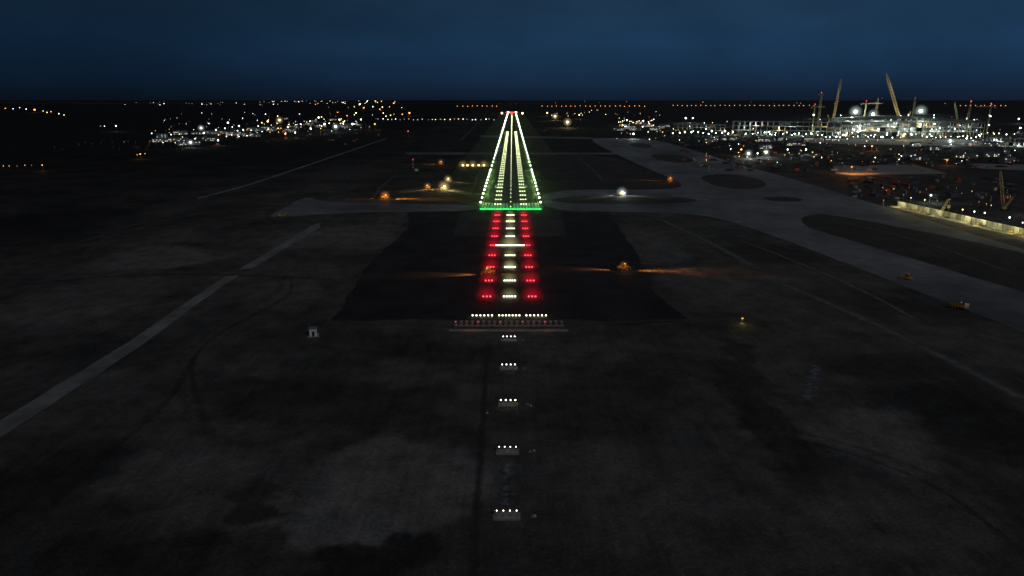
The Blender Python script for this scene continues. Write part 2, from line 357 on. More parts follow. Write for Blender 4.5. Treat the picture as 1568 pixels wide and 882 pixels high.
ribbon('dirt_track', [(1225, 662), (1330, 690), (1450, 738), (1575, 820)], 2.4, z1, M_track, .4)
ribbon('dirt_track', [(748, 516), (742, 600), (736, 700), (728, 800), (718, 960)], 2.7, z1, M_red, .1)
ribbon('puddle_glint', [(1252, 558), (1246, 575), (1243, 590), (1234, 618)], 6, z1, M_wet_glint, .5)
ribbon('puddle_glint', [(779, 708), (776, 740), (775, 778)], 4.6, z1+.01, M_wet_glint, .5)

# runway with painted markings
rw = MB()
def rect(m, x0, x1, y0, y1, z, mat): m.add([(x0, y0, z), (x1, y0, z), (x1, y1, z), (x0, y1, z)], [(0, 1, 2, 3)], mat)
rect(rw, RX-30, RX+30, Y0-4, 5090, .06, M_asph)
for i in range(8):
    for s in (-1, 1): rect(rw, RX+s*(3.4+i*2.7)-.9, RX+s*(3.4+i*2.7)+.9, Y0+6, Y0+36, .08, M_paint)
for s in (-1, 1):
    rect(rw, RX+s*25-.3, RX+s*25+.3, Y0, 5080, .08, M_paint)
    for k, nn in ((150, 3), (300, 1), (450, 2), (600, 2), (750, 1)):
        for j in range(nn): rect(rw, RX+s*(10.5+j*3)-.9, RX+s*(10.5+j*3)+.9, Y0+k, Y0+k+22.5, .08, M_paint)
y = Y0+70
while y < 5050: rect(rw, RX-.3, RX+.3, y, y+30, .08, M_paint); y += 50
rw.build('runway')

# ------------------------------------------------------------------ runway lights
e = MB(); ec = empty('runway_edge_lights', (RX, Y0, 0))
y = Y0+40; i = 0
while y < 5080:
    for s in (-1, 1):
        p = (RX+s*27.5, y, .6)
        e.ball(p, .42+y*.00048, LM['E'] if y < 4500 else LM['Y']); e.beam((p[0], y, 0), p, .2, M_steel)
        if i % 2 == 0:
            if y < 2400: lamp((p[0]-s*3, y, 4), (.42, 1, .16), 2600, ec, .5)
            else: lamp((p[0]-s*3, y, 5), (.55, 1, .2), 3500, ec, .5)
    y += 60 if y > 900 else 30; i += 1
o = e.build('lamp_heads', (0, 0, 0)); o.parent = ec; o.location = -Vector(ec.location)
e = MB(); ec = empty('touchdown_zone_lights', (RX, Y0, 0)); y = Y0+30; i = 0
while y < Y0+1500:
    for s in (-1, 1):
        for k in range(3): e.ball((RX+s*(9.5+k*2.3), y, .3), .34+y*.00020, LM['L'], .7)
        if y < 1000 or i % 2: lamp((RX+s*12, y, 2.5), (.75, 1, .3), 420 if y < 1000 else 800, ec, .5)
    y += 30; i += 1
o = e.build('lamp_heads'); o.parent = ec; o.location = -Vector(ec.location)
e = MB(); y = Y0+15
while y < 5080:
    e.ball((RX, y, .2), .1+y*.0004, LM['L'] if y < 4200 else LM['R'], .7); y += 30
e.build('runway_centreline_lights')
e = MB(); ec = empty('threshold_lights', (RX, Y0, 0))
for k in range(-13, 14): e.ball((RX+k*1.98, Y0, .4), .56, LM['G'])
o = e.build('lamp_heads'); o.parent = ec; o.location = -Vector(ec.location)
for k in range(-3, 4):
    lamp((RX+k*7.5, Y0-1, 2), CG, 450, ec, .5); halo((RX+k*7.5, Y0, .8), 7, (0, 1, .12), .22, ec)
e = MB(); ec = empty('runway_end_lights', (RX, 5090, 0))
for k in range(-4, 5): e.ball((RX+k*10, 5090, 1), 4, LM['R'])
for k in (-1.6, -.6, .7, 1.7): e.ball((RX+k*40, 5020-abs(k)*300, 6), 6, LM['Y'])
o = e.build('lamp_heads'); o.parent = ec; o.location = -Vector(ec.location)
lamp((RX, 4700, 25), (1, .9, .4), 60000, ec, 4)

# approach lights
for k in range(1, 16):
    far = k > 10; hl = 1.6 if far else .6
    y = (588-30*k)*(1-hl/H)-(2 if not far else 0)
    ec = empty('approach_light_bar', (RX, y, 0)); b = MB()
    strong = 1.0 if k in (5, 2, 7) else .5
    if far:
        hz = 1.6
        b.box((0, .3, .06), (6.2, 3.2, .12), M_conc2); b.box((0, -1.25, .25), (6.2, .18, .5), M_conc2)
        for q in range(4):
            x = -2.25+1.5*q; b.beam((x, 0, .1), (x, 0, hz), .09, M_steel); b.box((x, .05, hz-.02), (.32, .3, .1), M_steel)
            b.ball((x, 0, hz+.12), .14 if k > 13 else .21, LM['A'], 1)
            b.box((x, .5, .2), (.4, .5, .25), M_steel)
        b.beam((-2.4, 0, .9), (2.4, 0, .9), .06, M_steel); b.beam((-2.4, 0, hz-.1), (2.4, 0, hz-.1), .08, M_steel)
        b.box((-2.85, 1.2, .5), (.4, .4, .9), M_steel)
        lamp((RX, y+.9, 2.4), (1, .95, .75), 16 if k < 14 else 10, ec, .3)
        b.box((6.1 if k > 12 else 5.6, .3, .12), (.9, .9, .25), M_conc2); b.box((6.1 if k > 12 else 5.6, .3, .3), (.5, .5, .12), M_steel)
    else:
        if k == 5: xs = [-9+q*1.2 for q in range(16)]
        elif k == 10: xs = [-16+q*1.7 for q in range(6)]+[-4.4+q*1.47 for q in range(7)]+[7.5+q*1.7 for q in range(6)]
        else: xs = [-2.7+1.35*q for q in range(5)]
        for x in xs:
            b.ball((x, 0, .6), (.42 if strong == 1 else .34) if k != 10 else .3, LM['A']); b.beam((x, 0, 0), (x, 0, .6), .1, M_steel)
        if k == 10:
            for x in (-12, 0, 12): lamp((RX+x, y, 1.8), (1, .95, .5), 60, ec, .3)
        elif k == 5:
            for x in (-6, 0, 6): lamp((RX+x, y, 2), (1, 1, .5), 260, ec, .3)
            halo((RX, y, .6), 9, (1, 1, .4), .3, ec)
        else:
            lamp((RX, y, 1.8), (1, 1, .5), 220*strong, ec, .3); halo((RX, y, .6), 5.5, (1, 1, .4), .42*strong, ec)
        if k < 10:
            for s in (-1, 1):
                for q in range(3):
                    x = s*(9.2+q*1.65); b.ball((x, 0, .6), .36, LM['R']); b.beam((x, 0, 0), (x, 0, .6), .1, M_steel)
                lamp((RX+s*10.8, y, 2.2), CR, 480, ec, .3); halo((RX+s*10.8, y, .6), 7, (1, .0, .03), .34, ec)
    o = b.build('lamps_and_posts'); o.parent = ec

# localizer antenna array
b = MB(); x0, yy = site(779, 501); b.box((0, -4.2, .06), (49, 2.6, .12), M_conc2); b.box((0, 1.5, .05), (46, 1.2, .1), M_conc2)
nE = 20
for i in range(nE):
    x = -22+44*i/(nE-1)
    b.beam((x, -1, 0), (x, -1, 2.2), .14, M_orange); b.beam((x, 1, 0), (x, 1, 2.2), .14, M_orange)
    b.beam((x, -1.6, 2.25), (x, 1.6, 2.25), .16, M_orange)
    for q in range(6):
        l = .45+.1*q; b.beam((x-l/1.3, -1.4+q*.55, 2.35), (x+l/1.3, -1.4+q*.55, 2.35), .08, M_white if q % 2 else M_orange)
    for a in range(6):
        t0 = math.pi*a/6; t1 = math.pi*(a+1)/6
        b.beam((x+.75*math.cos(t0), -1.7, 1.0+.9*math.sin(t0)), (x+.75*math.cos(t1), -1.7, 1.0+.9*math.sin(t1)), .1, M_white)
for i in range(0, nE, 4): b.ball((-22+44*i/(nE-1), -1, 2.7), .12, LM['R'])
loc = b.build('localizer_antenna_array', (x0, yy, 0))
for x in (-15, 0, 15): lamp((x0+x, yy-5, 3.5), (1, .5, .35), 70, loc, .4)
# equipment shelter
b = MB(); b.box((0, 0, .1), (4.4, 4.4, .2), M_conc2); b.box((0, 0, 1.7), (2.9, 2.9, 3), M_white); b.box((0, 0, 3.28), (3.3, 3.3, .16), M_steel)
b.box((0, -1.47, 1.25), (.95, .06, 2.1), M_blk); b.box((1.0, -1.49, 2.2), (.5, .08, .4), M_steel); b.beam((-1.2, 1.2, 3.3), (-1.2, 1.2, 5), .07, M_steel)
x, y = site(480, 514); sh = b.build('equipment_shelter', (x, y, 0), .25); lamp((x+1.5, y-4, 3.5), (.75, .75, 1), 10, sh)
for (u, v) in ((746, 633), (818, 691), (819, 791), (813, 622)):
    b = MB(); b.box((0, 0, .1), (.8, .8, .2), M_conc2); b.box((0, 0, .3), (.45, .45, .25), M_white, taper=.8); b.beam((0, 0, .3), (0, 0, .75), .08, M_steel)
    x, y = site(u, v); b.build('inspection_pit_cover', (x, y, 0))
# PAPI left of the runway
b = MB(); pl = []
for u in (709, 716, 724, 733, 741):
    x, y = site(u, 254); b.box((x, y, .5), (1.6, 1.4, .6), M_orange); b.ball((x, y-1, .9), 1.3, LM['Y'], .9); pl.append((x, y))
pp = b.build('approach_slope_indicator')
for i, (x, y) in enumerate(pl):
    lamp((x, y-2, 2.5), CY, 900, pp)
    if i % 2 == 0: halo((x, y, 1), 9, (1, .75, .15), .3, pp)
# glide slope mast
b = MB(); b.lattice((0, 0, 0), (0, 0, 15), 1.0, M_orange, 1.5, .12)
for z in (5, 9.5, 14): b.box((0, -.8, z), (2.6, .5, .5), M_white)
b.box((4, 1, 1.4), (4, 3, 2.8), M_white); b.ball((0, 0, 15.4), .4, LM['R'])
x, y = site(633, 262); b.build('glide_slope_antenna_mast', (x, y, 0))
b = MB(); b.box((0, 0, .2), (1.2, .8, .4), M_steel); b.beam((0, 0, 0), (0, 0, 2.6), .12, M_steel); b.box((0, -.1, 2.6), (.9, .3, .35), M_steel); b.ball((0, -.3, 2.5), .22, LM['o'])
x, y = site(1136, 496); o = b.build('portable_light_tower', (x, y, 0)); lamp((x, y-.8, 2.4), (1, .8, .2), 170, o)

# ------------------------------------------------------------------ machines
def wheel(b, x, y, r, w):
    n = 14; vs = []
    for s in (-w/2, w/2):
        for i in range(n): t = 2*math.pi*i/n; vs.append((x+r*math.cos(t), y+s, r+r*math.sin(t)))
    b.add(vs, [(i, (i+1) % n, n+(i+1) % n, n+i) for i in range(n)]+[tuple(range(n)), tuple(range(n, 2*n))], M_blk)
    b.beam((x, y-w/2-.03, r), (x, y+w/2+.03, r), r*.9, M_yel, n=8)
def grader():
    b = MB()
    for x in (-3.0, -1.4, 3.6):
        for s in (-1, 1): wheel(b, x, s*1.05, .68, .42)
    b.box((-2.6, 0, 1.65), (2.9, 1.5, 1.1), M_yel, taper=.9); b.box((-4.1, 0, 1.3), (.3, 1.7, .9), M_blk)
    b.box((-.4, 0, 1.35), (1.6, 1.5, .5), M_yel); b.box((-.4, 0, 2.3), (1.35, 1.4, 1.5), M_glass); b.box((-.4, 0, 3.1), (1.6, 1.65, .14), M_yel)
    for sx in (-.65, .65):
        for sy in (-.7, .7): b.beam((-.4+sx, sy, 1.5), (-.4+sx, sy, 3.05), .1, M_blk)
    b.beam((.3, 0, 1.6), (2.2, 0, 2.0), .4, M_yel); b.beam((2.2, 0, 2.0), (3.7, 0, 1.2), .38, M_yel)
    b.box((3.6, 0, .75), (.35, 2, .3), M_yel); b.box((1.3, 0, .45), (.22, 3.8, .65), M_steel, rz=.5); b.beam((1.2, 0, .9), (3.4, 0, 1.0), .2, M_yel)
    for s in (-1, 1): b.beam((1.2, s*.7, .9), (1.6, s*.35, 2.2), .12, M_steel)
    b.beam((-2.3, .4, 2.2), (-2.3, .4, 3.0), .12, M_blk); return b
def roller():
    b = MB(); n = 16; vs = []
    for s in (-1.05, 1.05):
        for i in range(n): t = 2*math.pi*i/n; vs.append((2.0+.78*math.cos(t), s, .78+.78*math.sin(t)))
    b.add(vs, [(i, (i+1) % n, n+(i+1) % n, n+i) for i in range(n)]+[tuple(range(n)), tuple(range(n, 2*n))], M_steel)
    for s in (-1, 1): wheel(b, -1.6, s*.85, .78, .5); b.box((2.0, s*1.2, .95), (2.1, .16, .4), M_yel)
    b.box((.75, 0, .95), (.3, 2.5, .4), M_yel); b.box((3.05, 0, .95), (.2, 2.5, .4), M_yel)
    b.box((-1.7, 0, 1.6), (2.1, 1.5, .95), M_yel, taper=.88); b.box((0, 0, 1.2), (1.4, 1.5, .5), M_yel); b.box((0, 0, 2.2), (1.2, 1.35, 1.4), M_glass); b.box((0, 0, 2.98), (1.5, 1.6, .14), M_yel); return b
def truck():
    b = MB()
    for x in (-2.6, -1.3, 2.4):
        for s in (-1, 1): wheel(b, x, s*1.05, .52, .4)
    b.box((0, 0, .85), (7.2, .9, .3), M_blk); b.box((2.9, 0, 1.9), (1.7, 2.4, 1.9), M_white, taper=.94); b.box((3.72, 0, 2.2), (.1, 2.1, .8), M_glass); b.box((3.8, 0, 1.0), (.25, 2.4, .4), M_blk)
    b.box((-.9, 0, 1.15), (5.2, 2.3, .2), M_yel)
    for s in (-1, 1): b.box((-.9, s*1.12, 1.8), (5.2, .1, 1.1), M_yel); [b.box((-3+q*1.05, s*1.21, 1.8), (.12, .08, 1.1), M_blk) for q in range(5)]
    b.box((1.72, 0, 2.0), (.1, 2.3, 1.5), M_yel); b.box((-3.5, 0, 1.75), (.1, 2.3, 1.0), M_yel); b.box((-.9, 0, 1.85), (4.9, 2.1, .6), M_dark, taper=.6); return b
def machine(kind, u, v, rz, c, pw, sc=1.0, beams=(), hr=5, peak=.3):
    b = {'g': grader, 'r': roller, 't': truck}[kind](); nm = {'g': 'motor_grader', 'r': 'road_roller', 't': 'dump_truck'}[kind]
    x, y = site(u, v)
    r = max(.16, y*.0007)*sc
    for s in (-1, 1): b.box((.4, s*.55, 3.3 if kind == 'g' else 3.12), (.2, .35, .25), M_blk); b.ball((.55, s*.55, 3.35), r*.75, LM[c])
    o = b.build(nm, (x, y, 0), rz)
    lamp((x+.5, y-2.6, 3.6), COL[c], pw, o, .3)
    if peak: halo((x, y, 2.6), hr, COL[c], peak, o)
    for dx, dy, p in beams: spot((x+math.copysign(3.0, dx), y-.8, 2.6), (x+dx, y+dy, 0), COL[c], p*6, o, ang=38)
    return o
machine('g', 590, 304, .2, 'O', 1800, 1.2, ((44, -3, 36000), (24, -4, 16000), (-12, -2, 6000)), hr=6, peak=.5)
machine('r', 655, 289, 2.8, 'O', 1800, 1.0, ((18, -4, 16000),), hr=5, peak=.4)
machine('g', 680, 290, .4, 'Y', 3600, 2.0, ((-16, -6, 12000), (10, -10, 6000)), hr=8, peak=.6)
machine('r', 686, 278, .4, 'Y', 1600, 1.2, ((12, -6, 8000),), hr=6, peak=.4)
machine('r', 675, 251, .0, 'O', 1200, .8, ((-22, -2, 26000),), hr=6, peak=.2)
machine('g', 747, 420, 3.3, 'O', 260, .9, ((-19, -1.0, 7000), (-11, -1.0, 2000), (13, -1.5, 3000)), hr=3, peak=.2)
machine('g', 955, 413, .1, 'O', 260, .9, ((-17, .5, 6000), (-10, 0, 2000), (15, -2, 4500), (28, -3, 14000)), hr=3, peak=.25)
machine('t', 952, 299, .3, 'W', 3500, 1.7, ((16, -8, 5000), (-16, -8, 5000)), hr=7, peak=.5)
machine('r', 1026, 277, .1, 'O', 900, .7, ((-16, 2, 9000),), hr=5, peak=.25)
machine('t', 1468, 473, -.6, 'O', 16, .35, (), peak=0)
machine('r', 1388, 428, -.6, 'o', 5, .4, (), peak=0)
machine('g', 433, 332, .6, 'w', 20, .1, (), peak=0)

# ------------------------------------------------------------------ floodlights, towns
def mast(u, v, c, s):
    x, y = site(u, v, 0); h = min(18, max(7, y*.006)); x, y = site(u, v, h)
    r = s*y/1045*.48
    b = MB(); b.beam((0, 0, 0), (0, 0, h), .35, M_steel, .2, 6); b.box((0, 0, h+.1), (2.6, .25, .25), M_steel)
    for q in (-1, 0, 1): b.box((q*.95, -.25, h+.35), (.7, .4, .55), M_blk)
    b.ball((0, -.5, h+.2), r, LM[c], .85)
    o = b.build('floodlight_mast', (x, y, 0))
    light = (s**2)*(500 if u < 700 else 1300)*(y/1000)**1.2
    lamp((x, y-r-1, h), COL[c], light, o, r*.6)
    if s >= 2.8: halo((x, y-.5, h), s*y/1045*2.2, COL[c], .3+.06*s, o)
BR = [(308,196,'W',2.8),(331,199,'W',2),(349,188,'W',2.4),(312,204,'W',2),(292,218,'W',2.8),(334,215,'W',2),(366,193,'W',2),(488,180,'W',2.2),(497,190,'W',2.5),(514,194,'W',3),(540,190,'W',2.6),(520,184,'Y',2),(553,183,'W',1.8),
 (428,184,'Y',3),(410,186,'Y',2.4),(401,188,'O',2),(437,205,'O',2.6),(452,203,'W',2),(441,195,'Y',2),(476,197,'W',2),(545,173,'Y',1.8),(557,165,'O',2),(574,190,'O',2),(627,173,'O',2.4),(603,158,'O',1.8),(575,155,'O',1.6),
 (53,168,'O',2.4),(178,193,'W',1.8),(215,236,'O',1.6),(65,253,'O',1.4),(625,201,'R',1.4),
 (1310,171,'S',5),(1337,175,'S',4.2),(1410,170,'S',5),(1246,176,'S',2.6),(1250,197,'S',2.8),(1050,181,'W',2.4),(1061,181,'W',2),(970,205,'W',2.6),(850,178,'Y',2.8),(838,173,'Y',2),(869,187,'Y',3.6),(887,176,'Y',1.8),
 (1146,235,'S',3.4),(1173,233,'S',3.2),(1160,235,'S',1.8),(1135,229,'O',2.6),(1206,229,'W',2),(1234,229,'S',2),(1090,201,'S',2.2),(1110,201,'S',2.2),(1455,216,'S',3),(1383,208,'Y',2.8),(1480,212,'W',2.2),(1522,214,'W',2.2),(1335,224,'O',2),(1425,299,'S',1.8),(1450,245,'O',1.6),(1440,196,'W',2.4),(960,184,'W',1.8),(985,185,'W',1.6),(1562,196,'S',2.4),(1560,182,'S',2),(1345,198,'S',2.6),(1372,192,'S',2.4)]
for u, v, c, s in BR: mast(u, v, c, s)
def cloud(name, items):
    b = MB()
    for u, v, c, s in items:
        x, y = site(u, v); h = min(40, max(4, y*.003)); x, y = site(u, v, h)
        b.ball((x, y, h), s*y/1045*.46, LM[c], 1, 6, 4); b.beam((x, y, 0), (x, y, h), .3, M_steel)
    return b.build(name)
T = []
def ch(s): return random.choice(s)
for i in range(120):
    t = R()**.8; u = 225+t*330; T.append((u+random.gauss(0, 8), 214-t*30+random.gauss(0, 6), ch('WWYYwwoO'), .5+R()*1.0))
for i in range(70): T.append((240+R()*340, 172+R()*36, ch('wowW'), .4+R()*.6))
for i in range(45): T.append((398+R()*210, 154.5+R()**2*6, ch('WYwO'), .4+R()*.6))
for i in range(30): T.append((190+R()*230, 156+R()*5, ch('wwoW'), .4+R()*.5))
for i in range(26): T.append((585+i*6.8+R()*3, 182+R()*1.5, ch('WYw'), .6+R()*.5))
for i in range(22): T.append((500+R()*130, 160+R()*20, ch('OYoO'), .6+R()*.8))
for u, v in ((8,166),(20,166.5),(30,165),(40,167),(66,170),(78,171),(90,174),(98,176),(72,172)): T.append((u, v, ch('WYO'), .7+R()*.5))
for u, v, c in ((160,193,'W'),(154,193,'w'),(190,217,'o'),(210,237,'O'),(222,235,'O'),(5,254,'O'),(14,254,'O'),(26,254,'o'),(38,253,'O'),(48,253,'o'),(235,157,'w')): T.append((u, v, c, .9))
for i in range(30): T.append((80+R()*200, 214+R()*14, 'o', .35))
cloud('town_street_lights', T)
T = []
for a, b_ in ((700, 765), (830, 990), (1030, 1250), (1470, 1545)):
    u = a
    while u < b_: T.append((u+R(), 162+R()*.8-(.8 if u > 1000 else 0), 'O', .8)); u += 6.5+R()*2
for i in range(20): T.append((640+R()*900, 155+R()*4, ch('owO'), .4+R()*.3))
cloud('perimeter_road_lights', T)
T = []
for i in range(24): T.append((1030+i*9.2+R()*3, 202+R()*3, 'S', 1.1+R()*.8))
for i in range(34): T.append((1240+i*9+R()*5, 203+R()*8, ch('SWY'), .8+R()*.9))
for i in range(120): T.append((940+R()*620, 182+R()*34, ch('SWYwOw'), .5+R()*.9))
for i in range(110): T.append((1060+R()*500, 212+R()*38, ch('wSYoOo'), .4+R()*.8))
for i in range(60): T.append((1280+R()*240, 176+R()*34, ch('SSW'), .7+R()*1.2))
for i in range(30): T.append((945+R()*55, 182+R()*12, ch('WYO'), .6+R()*.6))
for i in range(30): T.append((840+R()*200, 168+R()*14, ch('wYo'), .4+R()*.5))
for i in range(30): T.append((1350+R()*210, 285+R()*30, ch('wYO'), .4+R()*.5))
for u, v, c, s in ((1453,318,'Y',2),(1474,321,'Y',2),(1492,324,'W',2),(1508,326,'W',2.2),(1546,333,'W',2.4),(1416,306,'Y',1.6),(1395,303,'Y',1.3),(1566,341,'Y',2)): T.append((u, v, c, s))
cloud('construction_site_lights', T)

# ------------------------------------------------------------------ buildings
def prefab(u, v, w, d, h, rz, storeys=2):
    x, y = site(u, v); b = MB()
    b.box((0, 0, h/2), (w, d, h), M_wall)
    r = 1.4; o = .6
    b.add([(-w/2-o, -d/2-o, h), (w/2+o, -d/2-o, h), (w/2+o, d/2+o, h), (-w/2-o, d/2+o, h), (-w/2-o, 0, h+r*1.6), (w/2+o, 0, h+r*1.6)], [(0, 1, 5, 4), (2, 3, 4, 5), (0, 4, 3), (1, 2, 5), (3, 2, 1, 0)], M_roofb)
    nw = int(w/3.5)
    for s in range(storeys):
        zz = h*(s+.55)/storeys
        for i in range(nw):
            xx = -w/2+(i+.5)*w/nw
            b.box((xx, -d/2-.02, zz), (1.5, .1, 1.2), LM['w'] if R() < .35 else M_glass)
        b.box((0, -d/2-.6, h*s/storeys+.15 if s else .08), (w, 1.2, .12), M_steel)
    b.box((w*.1, -d/2-.04, 1.1), (1.1, .12, 2.1), M_blk)
    return b.build('prefab_building', (x, y, 0), rz)
for i in range(26):
    t = (i+.5)/26; prefab(235+t*310+random.gauss(0, 9), 216-t*28+random.gauss(0, 6), 20+R()*35, 9, 5+R()*4, random.gauss(0, .5))
for i in range(10): prefab(945+i*8+R()*6, 190+R()*10, 35, 12, 7, random.gauss(0, .3))
for i in range(14): prefab(1080+R()*200, 213+R()*16, 18+R()*20, 9, 4+R()*4, random.gauss(.1, .5))
for i in range(12): prefab(1380+R()*180, 215+R()*35, 14+R()*20, 9, 4+R()*3, random.gauss(.1, .5))

def frame(name, u0, v0, u1, v1, depth, h, floors, lights, pw, bayw=14, roof='flat'):
    x0, y0 = site(u0, v0); x1, y1 = site(u1, v1); L_ = math.hypot(x1-x0, y1-y0); rz = math.atan2(y1-y0, x1-x0)
    b = MB(); nb = int(L_/bayw); nd = max(2, int(depth/18))
    for f in range(1, floors+1):
        ins = 0 if f < floors else 2
        b.box((L_/2, depth/2, h*f/floors), (L_-ins, depth-ins, .9), M_bconc)
        for i in range(0, nb*3): b.beam((i*bayw/3, -.2, h*f/floors+.5), (i*bayw/3, -.2, h*f/floors+1.6), .15, M_steel)
        b.beam((0, -.2, h*f/floors+1.6), (L_, -.2, h*f/floors+1.6), .15, M_steel)
    for i in range(nb+1):
        for j in range(nd+1):
            if R() < .97: b.box((i*L_/nb, j*depth/nd+.5, h/2), (1.3, 1.3, h-.2), M_bconc)
            if R() < .3: b.beam((i*L_/nb, j*depth/nd+.5, h), (i*L_/nb, j*depth/nd+.5, h+3+R()*3), .5, M_bconc)
        if R() < .4: b.box((i*L_/nb+bayw/2, 1, h*(random.randrange(floors)+.5)/floors), (bayw*.9, .3, h/floors*.85), ch([M_wall, M_roofb, M_glass]))
    if roof == 'truss':
        n = nb
        def rp(i): t = i/n; return h+5+9*math.sin(math.pi*min(1, t*1.05+.05))
        for j in range(nd+1):
            for i in range(n):
                if R() < .12: continue
                a = (i*L_/n, j*depth/nd, rp(i)); c = ((i+1)*L_/n, j*depth/nd, rp(i+1)); a2 = (a[0], a[1], a[2]-4); c2 = (c[0], c[1], c[2]-4)
                b.beam(a, c, .7, M_steel); b.beam(a2, c2, .6, M_steel); b.beam(a, c2, .4, M_steel); b.beam(a2, a, .4, M_steel)
                if i % 2 == 0: b.beam((a[0], a[1], h), a2, .9, M_steel)
                if j < nd: b.beam(a, (a[0], (j+1)*depth/nd, a[2]), .4, M_steel)
    o = b.build(name, (x0, y0, 0), rz)
    for k in range(lights):
        t = (k+.2+R()*.6)/lights; f = k % floors; q = Vector((L_*t, depth*(.08+.3*R()), h*(f+.75)/floors)); q.rotate(Matrix.Rotation(rz, 3, 'Z')); lamp(Vector((x0, y0, 0))+q, CS if k % 4 else CY, pw*(.3+1.3*R()), o, 1.5)
    return o
frame('airport_pier_building', 1120, 206, 1285, 209, 60, 34, 3, 10, 34000)
frame('airport_terminal_building', 1292, 208, 1505, 210, 170, 34, 3, 15, 90000, roof='truss')
frame('parking_structure', 1030, 199, 1110, 200, 50, 16, 2, 3, 26000)
frame('control_centre_building', 1508, 222, 1566, 224, 30, 14, 2, 3, 12000, bayw=8)
ap = sheet('terminal_apron', [(1240, 212), (1520, 214), (1580, 226), (1400, 222), (1240, 219)], z2, M_conc2, jit=3)
for u, v, p in ((1300, 205, 90000), (1340, 205, 90000), (1410, 205, 120000), (1460, 215, 40000), (1330, 180, 300000), (1400, 178, 300000)):
    x, y = site(u, v); lamp((x, y, 45 if v > 200 else 70), (.72, 1, .85), p, ap, 3)

# slabs at right and sodium pool
sheet('site_slab', [(1275, 254), (1400, 252), (1452, 266), (1320, 268), (1280, 266)], z2, M_conc2, jit=1)
x, y = site(1303, 266); b = MB(); b.beam((0, 0, 0), (0, 0, 9), .3, M_steel); b.box((0, 0, 9), (2, .3, .4), M_steel); b.ball((0, -.3, 8.8), .5, LM['O'])
o = b.build('floodlight_mast', (x, y, 0)); lamp((x, y-1, 8), CO, 16000, o, .5); lamp((x+25, y+5, 8), CO, 5000, o, .5)
sheet('site_slab', [(1480, 250), (1568, 252), (1600, 262), (1500, 258)], z2, M_conc2, jit=1)
for (pts, w) in (([(1180, 216), (1300, 232), (1450, 262), (1600, 300)], 10), ([(1060, 212), (1200, 250), (1400, 306), (1600, 372)], 9), ([(900, 196), (1050, 214), (1240, 222), (1560, 236)], 12), ([(1240, 245), (1420, 285), (1590, 330)], 8)):
    ribbon('site_road', pts, w, z1, M_track, .2)
# retaining wall (lit trench)
b = MB(); xa, ya = site(1368, 316); xb, yb = site(1590, 368); L_ = math.hypot(xb-xa, yb-ya); rz = math.atan2(yb-ya, xb-xa)
b.box((L_/2, 4, 2.3), (L_, .8, 4.6), M_bconc); b.box((L_/2, 3.4, 4.75), (L_, 1.6, .3), M_bconc); b.box((L_/2, 0, .15), (L_, 8, .3), M_conc2)
for i in range(int(L_/5)):
    b.box((i*5+2, 3.3, 2.3), (.6, .8, 4.4), M_bconc); b.beam((i*5+2, -3.5, .2), (i*5+2, -3.5, 1.4), .12, M_yel)
    if R() < .45: b.box((i*5+2+R()*3, 1.5-R()*3, .3+R()*.9), (1+R()*3, 1+R()*1.5, .6+R()*1.6), ch([M_yel, M_steel, M_roofb, M_bconc]), R())
b.beam((0, -3.5, 1.4), (L_, -3.5, 1.4), .1, M_yel)
wl = b.build('retaining_wall', (xa, ya, 0), rz)
nn = 10
for i in range(nn):
    q = Vector((L_*(i+.5)/nn, -1.0, 5.0)); q.rotate(Matrix.Rotation(rz, 3, 'Z')); lamp(Vector((xa, ya, 0))+q, (1, .93, .42), 700+R()*1800, wl, .4)

def clutter(name, n, u0, u1, v0, v1):
    b = MB()
    for i in range(n):
        x, y = site(u0+R()*(u1-u0), v0+R()*(v1-v0)); rz = R()*3
        k = R()
        if k < .4: b.box((x, y, 1.3), (6, 2.4, 2.6), ch([M_roofb, M_orange, M_wall]), rz)
        elif k < .7: [b.box((x, y, .3+.5*q), (5-q*.6, 2.5, .45), M_bconc, rz) for q in range(3)]
        else: b.ball((x, y, 0), 3+R()*5, M_grass, .35)
    b.build(name)
clutter('construction_materials', 260, 1040, 1560, 206, 262)
clutter('construction_materials', 80, 1300, 1560, 270, 305)
clutter('construction_materials', 60, 240, 560, 188, 222)

# ------------------------------------------------------------------ cranes
def crane(u, v, utip, vtip, w=4, mat=M_craneR, lit=None, glow=0):
    x, y = site(u, v)
    a = math.atan((vtip-441)/1045)+TH; hh = H-y*math.tan(a)
    zt = y*math.cos(TH)+(H-hh)*math.sin(TH); dx = (utip-784)/1045*zt-x
    b = MB(); s = w/3
    for q in (-1, 1): b.box((0, q*3.2*s, .9*s), (9*s, 1.3*s, 1.8*s), M_blk)
    b.box((0, 0, 2.9*s), (8*s, 4*s, 2*s), mat); b.box((2.6*s, -2.4*s, 3.4*s), (2*s, 1.3*s, 2.4*s), M_glass); sg = math.copysign(1, dx or 1)
    b.box((-sg*5*s, 0, 3*s), (2.4*s, 5*s, 2.6*s), M_blk)
    tip = Vector((dx, 0, hh)); b.lattice((sg*2*s, 0, 3*s), tip, w, mat, w*1.6, w*.17)
    mt = Vector((-sg*9*s, 0, min(hh*.35, 25*s))); b.lattice((0, 0, 4*s), mt, w*.6, mat, w, w*.12); b.beam(mt, tip, w*.06, M_blk); b.beam(mt, (-sg*5*s, 0, 4*s), w*.08, M_blk)
    b.beam(tip, tip+Vector((sg*1.5, 0, -hh*.45)), w*.05, M_blk); b.box(tuple(tip+Vector((sg*1.5, 0, -hh*.45))), (1.5, 1.5, 2.5), mat)
    if lit: b.ball(tuple(tip), w*.3, LM[lit])
    o = b.build('crawler_crane', (x, y, 0))
    if glow:
        for f, g in ((.3, 1), (.7, .6)): lamp((x+dx*f, y-25, hh*f), (1, .88, .6), glow*g, o, 1)
    return o
